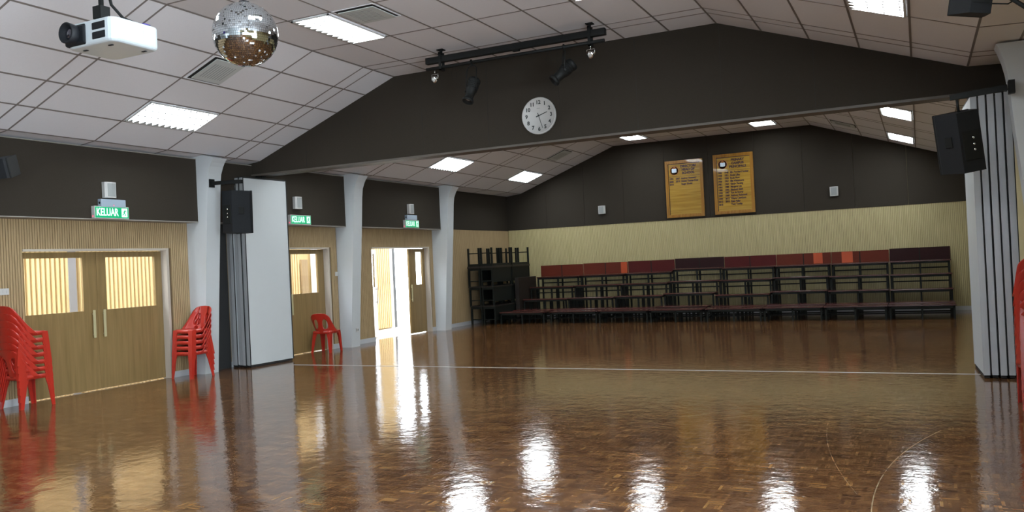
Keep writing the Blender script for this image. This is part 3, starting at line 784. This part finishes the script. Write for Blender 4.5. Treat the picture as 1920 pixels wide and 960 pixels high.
emergency_light(at_f(17.32, 2.795), 'blue-grey emergency light box above the farthest exit sign', False)
exit_sign(at_f(17.32, 2.602), 'lit green KELUAR exit sign above the open far doors')
wall_speaker((3.05, YB-0.013, 2.925), -PI/2, 'small pale wall speaker on the back wall left of the honour boards')
wall_speaker((9.32, YB-0.013, 2.965), -PI/2, 'small pale wall speaker on the back wall right of the honour boards')

def plate(loc, w, h, label, nrm='x', rockers=1):
    r = thing('light_switch' if rockers else 'power_outlet', label, 'switch' if rockers else 'outlet', loc)
    MB().bbox(0.0, 0.010, -w/2, w/2, -h/2, h/2, 0.003).build('plate', 'grey_plastic', r)
    if rockers:
        for k in range(rockers):
            yy = -w/2+(k+0.5)*w/rockers; MB().box(0.009, 0.014, yy-0.012, yy+0.012, -0.02, 0.02).build('rocker', 'grey_plastic', r)
    else:
        for yy in (-0.02, 0.02): MB().box(0.009, 0.0125, yy-0.006, yy+0.006, -0.02, 0.02).build('socket', 'box_black', r)
plate((0.001, 7.27, 1.57), 0.16, 0.09, 'white light switch plate at the left edge beside the near double doors', rockers=3)
plate((0.001, 14.53, 1.58), 0.09, 0.09, 'white light switch plate between the single door and the column', rockers=1)
plate((0.311, 14.76, 0.36), 0.09, 0.09, 'small grey power outlet low on the white column', rockers=0)

# ------------------------------------------------------------------ honour boards
def honour_board(x0, x1, z0, z1, title, rowsT, label, tsize):
    r = thing('honour_board', label, 'honour board', (x0, YB-0.013, z0), group='wooden honour boards')
    w = x1-x0; h = z1-z0; fr = 0.085
    f = MB()
    for (a, b, c, d) in ((0, w, 0, fr), (0, w, h-fr, h)):
        f.prism([(c, 0.0), (d, 0.0), (d, 0.0)][:0] or [(-0.045 if True else 0, c), (0, c), (0, d), (-0.045, d)], a, b, 0)
    for (a, b) in ((0, fr), (w-fr, w)): f.box(a, b, -0.045, 0, fr, h-fr)
    for (a, b, c, d) in ((0.015, w-0.015, 0.015, 0.05), (0.015, w-0.015, h-0.05, h-0.015)): f.box(a, b, -0.056, -0.045, c, d)
    for (a, b) in ((0.015, 0.05), (w-0.05, w-0.015)): f.box(a, b, -0.056, -0.045, 0.05, h-0.05)
    f.build('frame', 'gold_frame', r)
    pn = MB().box(fr, w-fr, -0.02, -0.001, fr, h-fr).build('panel', 'gold', r)
    ln = MB(); zl = h-fr-0.36
    ln.box(fr+0.01, w-fr-0.01, -0.022, -0.0195, zl, zl+0.008)
    bd = 0.012
    for (a, b, c, d) in ((fr, fr+bd, fr, h-fr), (fr, w-fr, h-fr-bd*1.4, h-fr)): ln.box(a, b, -0.0225, -0.0195, c, d)
    ln.build('inlay_line', 'ink', pn)
    rot = (PI/2, 0, 0); y = -0.0205
    for k, t in enumerate(title):
        text('title_lettering', t, tsize, 'ink', pn, (fr+0.60*(w-2*fr)+0.03, y, h-fr-0.085-k*0.092), rot, 0.001, 'CENTER', 1.0, bold=0.0055)
    cx = fr+0.17; cz = h-fr-0.19
    ring = MB().lathe([(0.125, 0.0), (0.125, 0.004), (0.108, 0.004), (0.108, 0.0)], 32, Matrix.Translation((cx, y+0.0005, cz)) @ Matrix.Rotation(PI/2, 4, 'X'))
    ring.prism([(cx-0.06, cz+0.06), (cx+0.06, cz+0.06), (cx, cz+0.115)], -0.025, -0.0205, 1)
    part_label(ring.build('crest_ring', 'crest_r', pn), 'orange-brown round crest')
    bk_ = MB()
    bk_.prism([(cx-0.068, cz-0.05), (cx, cz-0.06), (cx+0.068, cz-0.05), (cx+0.068, cz+0.045), (cx+0.03, cz+0.055), (cx, cz+0.045), (cx-0.03, cz+0.055), (cx-0.068, cz+0.045)], -0.029, -0.025, 1)
    part_label(bk_.build('crest_book', 'crest_w', pn), 'pale blue open book in the crest')
    for k, (a, b, nme) in enumerate(rowsT):
        zz = zl-0.055-k*0.078
        s = 0.068
        if a: text('year', a, s, 'ink', pn, (fr+0.025, y, zz), rot, 0.0008, 'LEFT', 0.82, bold=0.0042)
        if b: text('year', b, s, 'ink', pn, (fr+0.205, y, zz), rot, 0.0008, 'LEFT', 0.82, bold=0.0042)
        text('name_lettering', nme, s, 'ink', pn, (fr+0.355, y, zz), rot, 0.0008, 'LEFT', 0.80, bold=0.0042)
honour_board(4.955, 6.005, 2.675, 4.25, ['DIRECTOR/', 'HEAD OF', 'SCHOOL'],
    [('1994', '2007', 'Andrew Hommery'), ('2008', '2014', 'Antoni Thomas-Penn'), ('2014', '', 'Roger Schultz')],
    'varnished wooden honour board with three names, left of the pair', 0.085)
honour_board(6.285, 7.345, 2.685, 4.30, ['PRIMARY', 'CAMPUS', 'PRINCIPALS'],
    [('1946', '1948', 'Miss Purchard Scotter'), ('1948', '1951', 'Noela Lilley'), ('1951', '1956', 'Enola Moss'), ('1956', '1961', 'Ella Whitehouse'),
     ('1961', '1964', 'Gladys Fleming'), ('1964', '1980', 'Margaret Lim'), ('1980', '1993', 'Elizabeth Saleh'), ('1993', '1997', 'Ken de Bonrer'),
     ('1997', '1999', 'Anthony Richmond'), ('1999', '2012', 'Wayne Cawthorn'), ('2012', '2015', 'Kate Fuller'), ('2015', '', 'Tony Toothy')],
    'varnished wooden honour board with a long list of names, right of the pair', 0.085)

# ------------------------------------------------------------------ red stacking chairs
def make_chair(loc, rotz, label, group):
    r = thing('stacking_chair', label, 'chair', loc, (0, 0, rotz), group)      # local: faces +Y
    # backrest with two oval openings
    z0, z1 = 0.400, 0.80
    def outline(v):
        w = 0.240-0.036*v
        if v > 0.80: w *= math.sqrt(max(0.0, 1-((v-0.80)/0.205)**2))*0.42+0.58 if v < 1 else 0.58
        return w
    def depth(u, v):                      # u in metres from centre
        k = min(1.0, abs(u)/0.240)
        return -0.20-0.085*v+(k**2.4)*(0.05+0.20*(1-v)**1.5)
    def hole(v):
        a, b = 0.20, 0.70
        if v <= a or v >= b: return 0.0
        t = (v-(a+b)/2)/((b-a)/2); return 0.050*(1-abs(t)**2.4)**0.5
    rowsv = sorted(set([0.0, 0.08, 0.15, 0.20, 0.205, 0.22, 0.25, 0.69, 0.695, 0.70]+[0.28+0.04*i for i in range(11)]+[0.75, 0.8, 0.85, 0.9, 0.94, 0.97, 0.99, 1.0]))
    vs, fs = [], []
    def row(v):
        o = outline(v); h = hole(v); c = 0.098; us = []
        for s in (-1, 1):
            e = o; ho, hi = min(c+h, e-0.03), c-h
            seg = [e, e-(e-ho)*0.33, e-(e-ho)*0.66, ho, hi, hi*0.66, hi*0.33]
            us.append([s*x for x in seg])
        return us[0]+[0.0]+list(reversed(us[1]))
    R_ = [row(v) for v in rowsv]; nc = len(R_[0])
    for i, v in enumerate(rowsv):
        for u in R_[i]:
            zz = z0+(z1-z0)*v-(0.03*(abs(u)/0.2)**2 if v > 0.6 else 0.0)*(v-0.6)/0.4
            vs.append((u, depth(u, v), zz))
    for i in range(len(rowsv)-1):
        for j in range(nc-1):
            if j in (3, nc-5) and (hole(rowsv[i]) > 0 or hole(rowsv[i+1]) > 0): continue
            a = i*nc+j; fs.append((a, a+1, a+nc+1, a+nc))
    b = MB(); b.add(vs, fs, True)
    bo = b.build('backrest', 'red', r)
    so = bo.modifiers.new('thickness', 'SOLIDIFY'); so.thickness = 0.009; so.offset = 0
    # seat: dished pan with a turned-down rim
    st = MB(); n = 14; vs = []; fs = []
    for i in range(n+1):
        for j in range(n+1):
            u = -1+2*i/n; v = -1+2*j/n
            x = u*(0.215-0.01*(v < 0)); y = v*0.205
            k = (u*u*v*v)**2*0.02; x -= math.copysign(k, u); y -= math.copysign(k, v)
            z = 0.44-0.014*(1-u*u)*(1-v*v)-0.012*max(0, v-0.6)**2*3
            vs.append((x, y, z))
    N = n+1
    for i in range(n):
        for j in range(n): a = i*N+j; fs.append((a, a+1, a+N+1, a+N))
    ring = [i*N for i in range(N)]+[n*N+j for j in range(1, N)]+[i*N+n for i in range(n-1, -1, -1)]+[j for j in range(n-1, 0, -1)]
    base = len(vs)
    for q in ring: x, y, z = vs[q]; vs.append((x*1.02, y*1.02, z-0.058))
    for k in range(len(ring)): a, b2 = k, (k+1) % len(ring); fs.append((ring[a], ring[b2], base+b2, base+a))
    st.add(vs, fs, True); se = st.build('seat', 'red', r)
    so = se.modifiers.new('thickness', 'SOLIDIFY'); so.thickness = 0.006; so.offset = -1
    # four tapered angle-section legs
    for sx in (-1, 1):
        for sy in (-1, 1):
            lg = MB()
            tx, ty = (sx*0.214, sy*0.204) if sy > 0 else (sx*0.194, sy*0.186)
            bx_, by_ = sx*0.225, sy*(0.245 if sy > 0 else 0.250)
            def sec(x, y, w, t):
                return [(x, y), (x-sx*w, y), (x-sx*w, y-sy*t), (x-sx*t, y-sy*t), (x-sx*t, y-sy*w), (x, y-sy*w)]
            top, mid_, bot = sec(tx, ty, 0.098, 0.012), sec((tx*0.6+bx_*0.4), (ty*0.6+by_*0.4), 0.070, 0.012), sec(bx_, by_, 0.046, 0.012)
            vs = [(x, y, 0.43) for x, y in top]+[(x, y, 0.28) for x, y in mid_]+[(x, y, 0.0) for x, y in bot]
            fs = [tuple(range(6)), tuple(range(17, 11, -1))]+[(k*6+i, k*6+(i+1) % 6, (k+1)*6+(i+1) % 6, (k+1)*6+i) for k in range(2) for i in range(6)]
            lg.add(vs, fs); lg.build('leg', 'red', r)
    return r
chair = make_chair((0.262, 7.38, 0), 0.0, 'red plastic stacking chair at the bottom of the near left stack by the double doors', 'near left stack of red chairs')
names7 = ['bottom', 'second from the bottom', 'third from the bottom', 'fourth from the bottom', 'fifth from the bottom', 'second from the top', 'topmost']
for k in range(1, 7):
    dup(chair, (0.262, 7.38-0.004*k, 0.097*k), (0, 0, 0), 'red plastic stacking chair, %s of the seven in the near left stack' % names7[k], 'near left stack of red chairs')
names5 = ['bottom', 'second from the bottom', 'middle', 'second from the top', 'topmost']
for k in range(5):
    dup(chair, (0.33, 10.20+0.006*k, 0.090*k), (0, 0, PI), 'red plastic stacking chair, %s of the five stacked against the column' % names5[k], 'stack of five red chairs by the column')
dup(chair, (0.215, 13.84, 0), (0, 0, math.radians(10)), 'single red plastic chair standing alone by the door beyond the white partition', 'single red chair')
names8 = ['bottom', 'second from the bottom', 'third from the bottom', 'fourth from the bottom', 'fourth from the top', 'third from the top', 'second from the top', 'topmost']
for k in range(8):
    dup(chair, (12.27, 9.60-0.004*k, 0.097*k), (0, 0, math.radians(0)), 'red plastic stacking chair, %s of the right edge stack' % names8[k], 'stack of red chairs at the right edge')

# ------------------------------------------------------------------ choir staging: nested benches of rising height
def make_bench(w, d, h, label, group, top_m='bench_top', back=None):
    r = thing('staging_bench', label, 'bench', (0, 0, 0), (0, 0, 0), group)   # origin at the front left foot, on the floor
    MB().bbox(0, w, 0, d, h-0.028, h, 0.004).build('bench_top', top_m, r)
    MB().box(0.02, w-0.02, 0.012, 0.030, h-0.075, h-0.028).build('front_apron', 'bench_leg', r)
    MB().box(0.02, w-0.02, d-0.030, d-0.012, h-0.075, h-0.028).build('rear_apron', 'bench_leg', r)
    for x in (0.02, w/2-0.02, w-0.06):
        for y in (0.012, d-0.052):
            MB().box(x, x+0.04, y, y+0.04, 0, h-0.028).build('leg', 'bench_leg', r)
    rl = MB(); zz = 0.12 if h > 0.4 else 0.09
    rl.box(0.05, w-0.05, d-0.042, d-0.022, zz, zz+0.03)
    for x in (0.03, w-0.05): rl.box(x, x+0.02, 0.05, d-0.02, zz, zz+0.03)
    rl.build('rail', 'bench_leg', r)
    if h > 0.8: MB().box(0.05, w-0.05, d-0.042, d-0.022, h-0.20, h-0.17).build('rail', 'bench_leg', r)
    return r
PW = 1.346; WB = 1.33; XL = 1.12
ords = ['leftmost', 'second from the left', 'third from the left', 'fourth from the left', 'fifth from the left', 'sixth from the left', 'second from the right', 'rightmost']
tiers = [  # name, front Y, depth, heights per column
    ('front low row', 20.28, 0.52, [0.32]*8),
    ('rear low row', 20.84, 0.52, [0.335, 0.345, 0.335, 0.36, 0.335, 0.345, 0.335, 0.34]),
    ('second step', 21.42, 0.44, [0.60, 0.61, 0.62, 0.66, 0.59, 0.64, 0.62, 0.61]),
    ('third step', 21.92, 0.44, [0.92, 0.93, 0.93, 0.955, 0.945, 0.965, 0.95, 0.94]),
    ('top step', 22.42, 0.40, [1.19, 1.20, 1.21, 1.27, 1.25, 1.25, 1.245, 1.245])]
for ti, (tn, fy, dp, hs) in enumerate(tiers):
    for c in range(8):
        x = XL+c*PW-(0.12 if ti == 0 and c == 0 else 0.0)
        x += [-0.06, -0.05, 0.0, 0.0, 0.0][ti] if c < 4 else 0
        b = make_bench(WB, dp, hs[c], 'dark bench with maroon top in the staging, %s, %s' % (tn, ords[c]), 'tiered staging benches, '+tn)
        b.location = (x, fy, 0)
        if ti == 4:
            zt = [1.515, 1.525, 1.53, 1.545, 1.535, 1.535, 1.535, 1.555][c]
            hh = zt-hs[c]
            mm = ['back_a', 'back_a', 'back_b', 'back_c', 'back_b', 'back_a', 'back_a', 'back_c'][c]
            bd = MB(); bd.box(0.0, WB/2-0.012, dp-0.05, dp-0.03, hs[c]+0.002, zt); bd.box(WB/2+0.012, WB, dp-0.05, dp-0.03, hs[c]+0.002, zt)
            bo = part_label(bd.build('back_board', mm, b), 'dull red upright back board')
            MB().box(WB/2-0.012, WB/2+0.012, dp-0.052, dp-0.028, hs[c], zt-0.005).build('stile', 'bench_leg', b)
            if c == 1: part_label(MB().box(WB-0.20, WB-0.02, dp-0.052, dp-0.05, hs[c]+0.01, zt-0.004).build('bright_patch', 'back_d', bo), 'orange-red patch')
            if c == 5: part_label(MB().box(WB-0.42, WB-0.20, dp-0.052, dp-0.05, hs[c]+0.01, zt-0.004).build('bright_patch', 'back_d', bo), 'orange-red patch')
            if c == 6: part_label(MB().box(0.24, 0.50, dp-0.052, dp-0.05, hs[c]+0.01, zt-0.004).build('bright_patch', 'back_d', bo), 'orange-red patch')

# ------------------------------------------------------------------ rack of stacked benches in the left corner
def stacked_bench(x, y, z, flip, label):
    w, L, h = 0.385, 1.18, 0.52
    r = thing('stacked_bench', label, 'bench', (x, y, z), (0, 0, 0), 'dark benches stacked in the corner')
    f = (lambda a, b: (h-b, h-a)) if flip else (lambda a, b: (a, b))
    def bx(mb, x0, x1, y0, y1, a, b): lo, hi = f(a, b); mb.box(x0, x1, y0, y1, lo, hi)
    t = MB(); bx(t, 0, w, 0, L, h-0.03, h); t.build('bench_top', 'bench_dark', r)
    ap = MB(); bx(ap, 0.015, w-0.015, 0.01, 0.03, h-0.09, h-0.03); bx(ap, 0.015, w-0.015, L-0.03, L-0.01, h-0.09, h-0.03)
    bx(ap, 0.01, 0.03, 0.03, L-0.03, h-0.09, h-0.03); bx(ap, w-0.03, w-0.01, 0.03, L-0.03, h-0.09, h-0.03); ap.build('apron', 'bench_leg', r)
    for xx in (0.01, w-0.055):
        for yy in (0.012, L-0.057):
            lg = MB(); bx(lg, xx, xx+0.045, yy, yy+0.045, 0, h-0.03); lg.build('leg', 'bench_leg', r)
    for ya in (0.022, L-0.042):
        rl = MB(); bx(rl, 0.05, w-0.05, ya, ya+0.02, 0.13, 0.155); rl.build('rail', 'bench_leg', r)
    if not flip:
        sb = MB(); bx(sb, w-0.028, w-0.012, 0.06, L-0.06, 0.10, h-0.09); sb.build('side_panel', 'bench_leg', r)
lay = ['bottom', 'second', 'third', 'topmost, legs in the air,']
for L in range(4):
    for i, x in enumerate((0.10, 0.49)):
        for j, y in enumerate((20.12, 21.34)):
            ox = [0.035, 0.015, 0.0, 0.005][L]
            lb = 'dark bench in the corner stack, %s layer, %s, %s' % (lay[L], ['wall side', 'room side'][i], ['near end', 'far end'][j])
            stacked_bench(x+ox, y, 0.521*L if L < 3 else 1.563, L == 3, lb)
tag(MB().bbox(0.95, 1.07, 21.3, 22.5, 0.0, 1.22, 0.004).build('spare_board', 'bench_dark'), 'dark upright board between the corner stack and the staging', 'board')
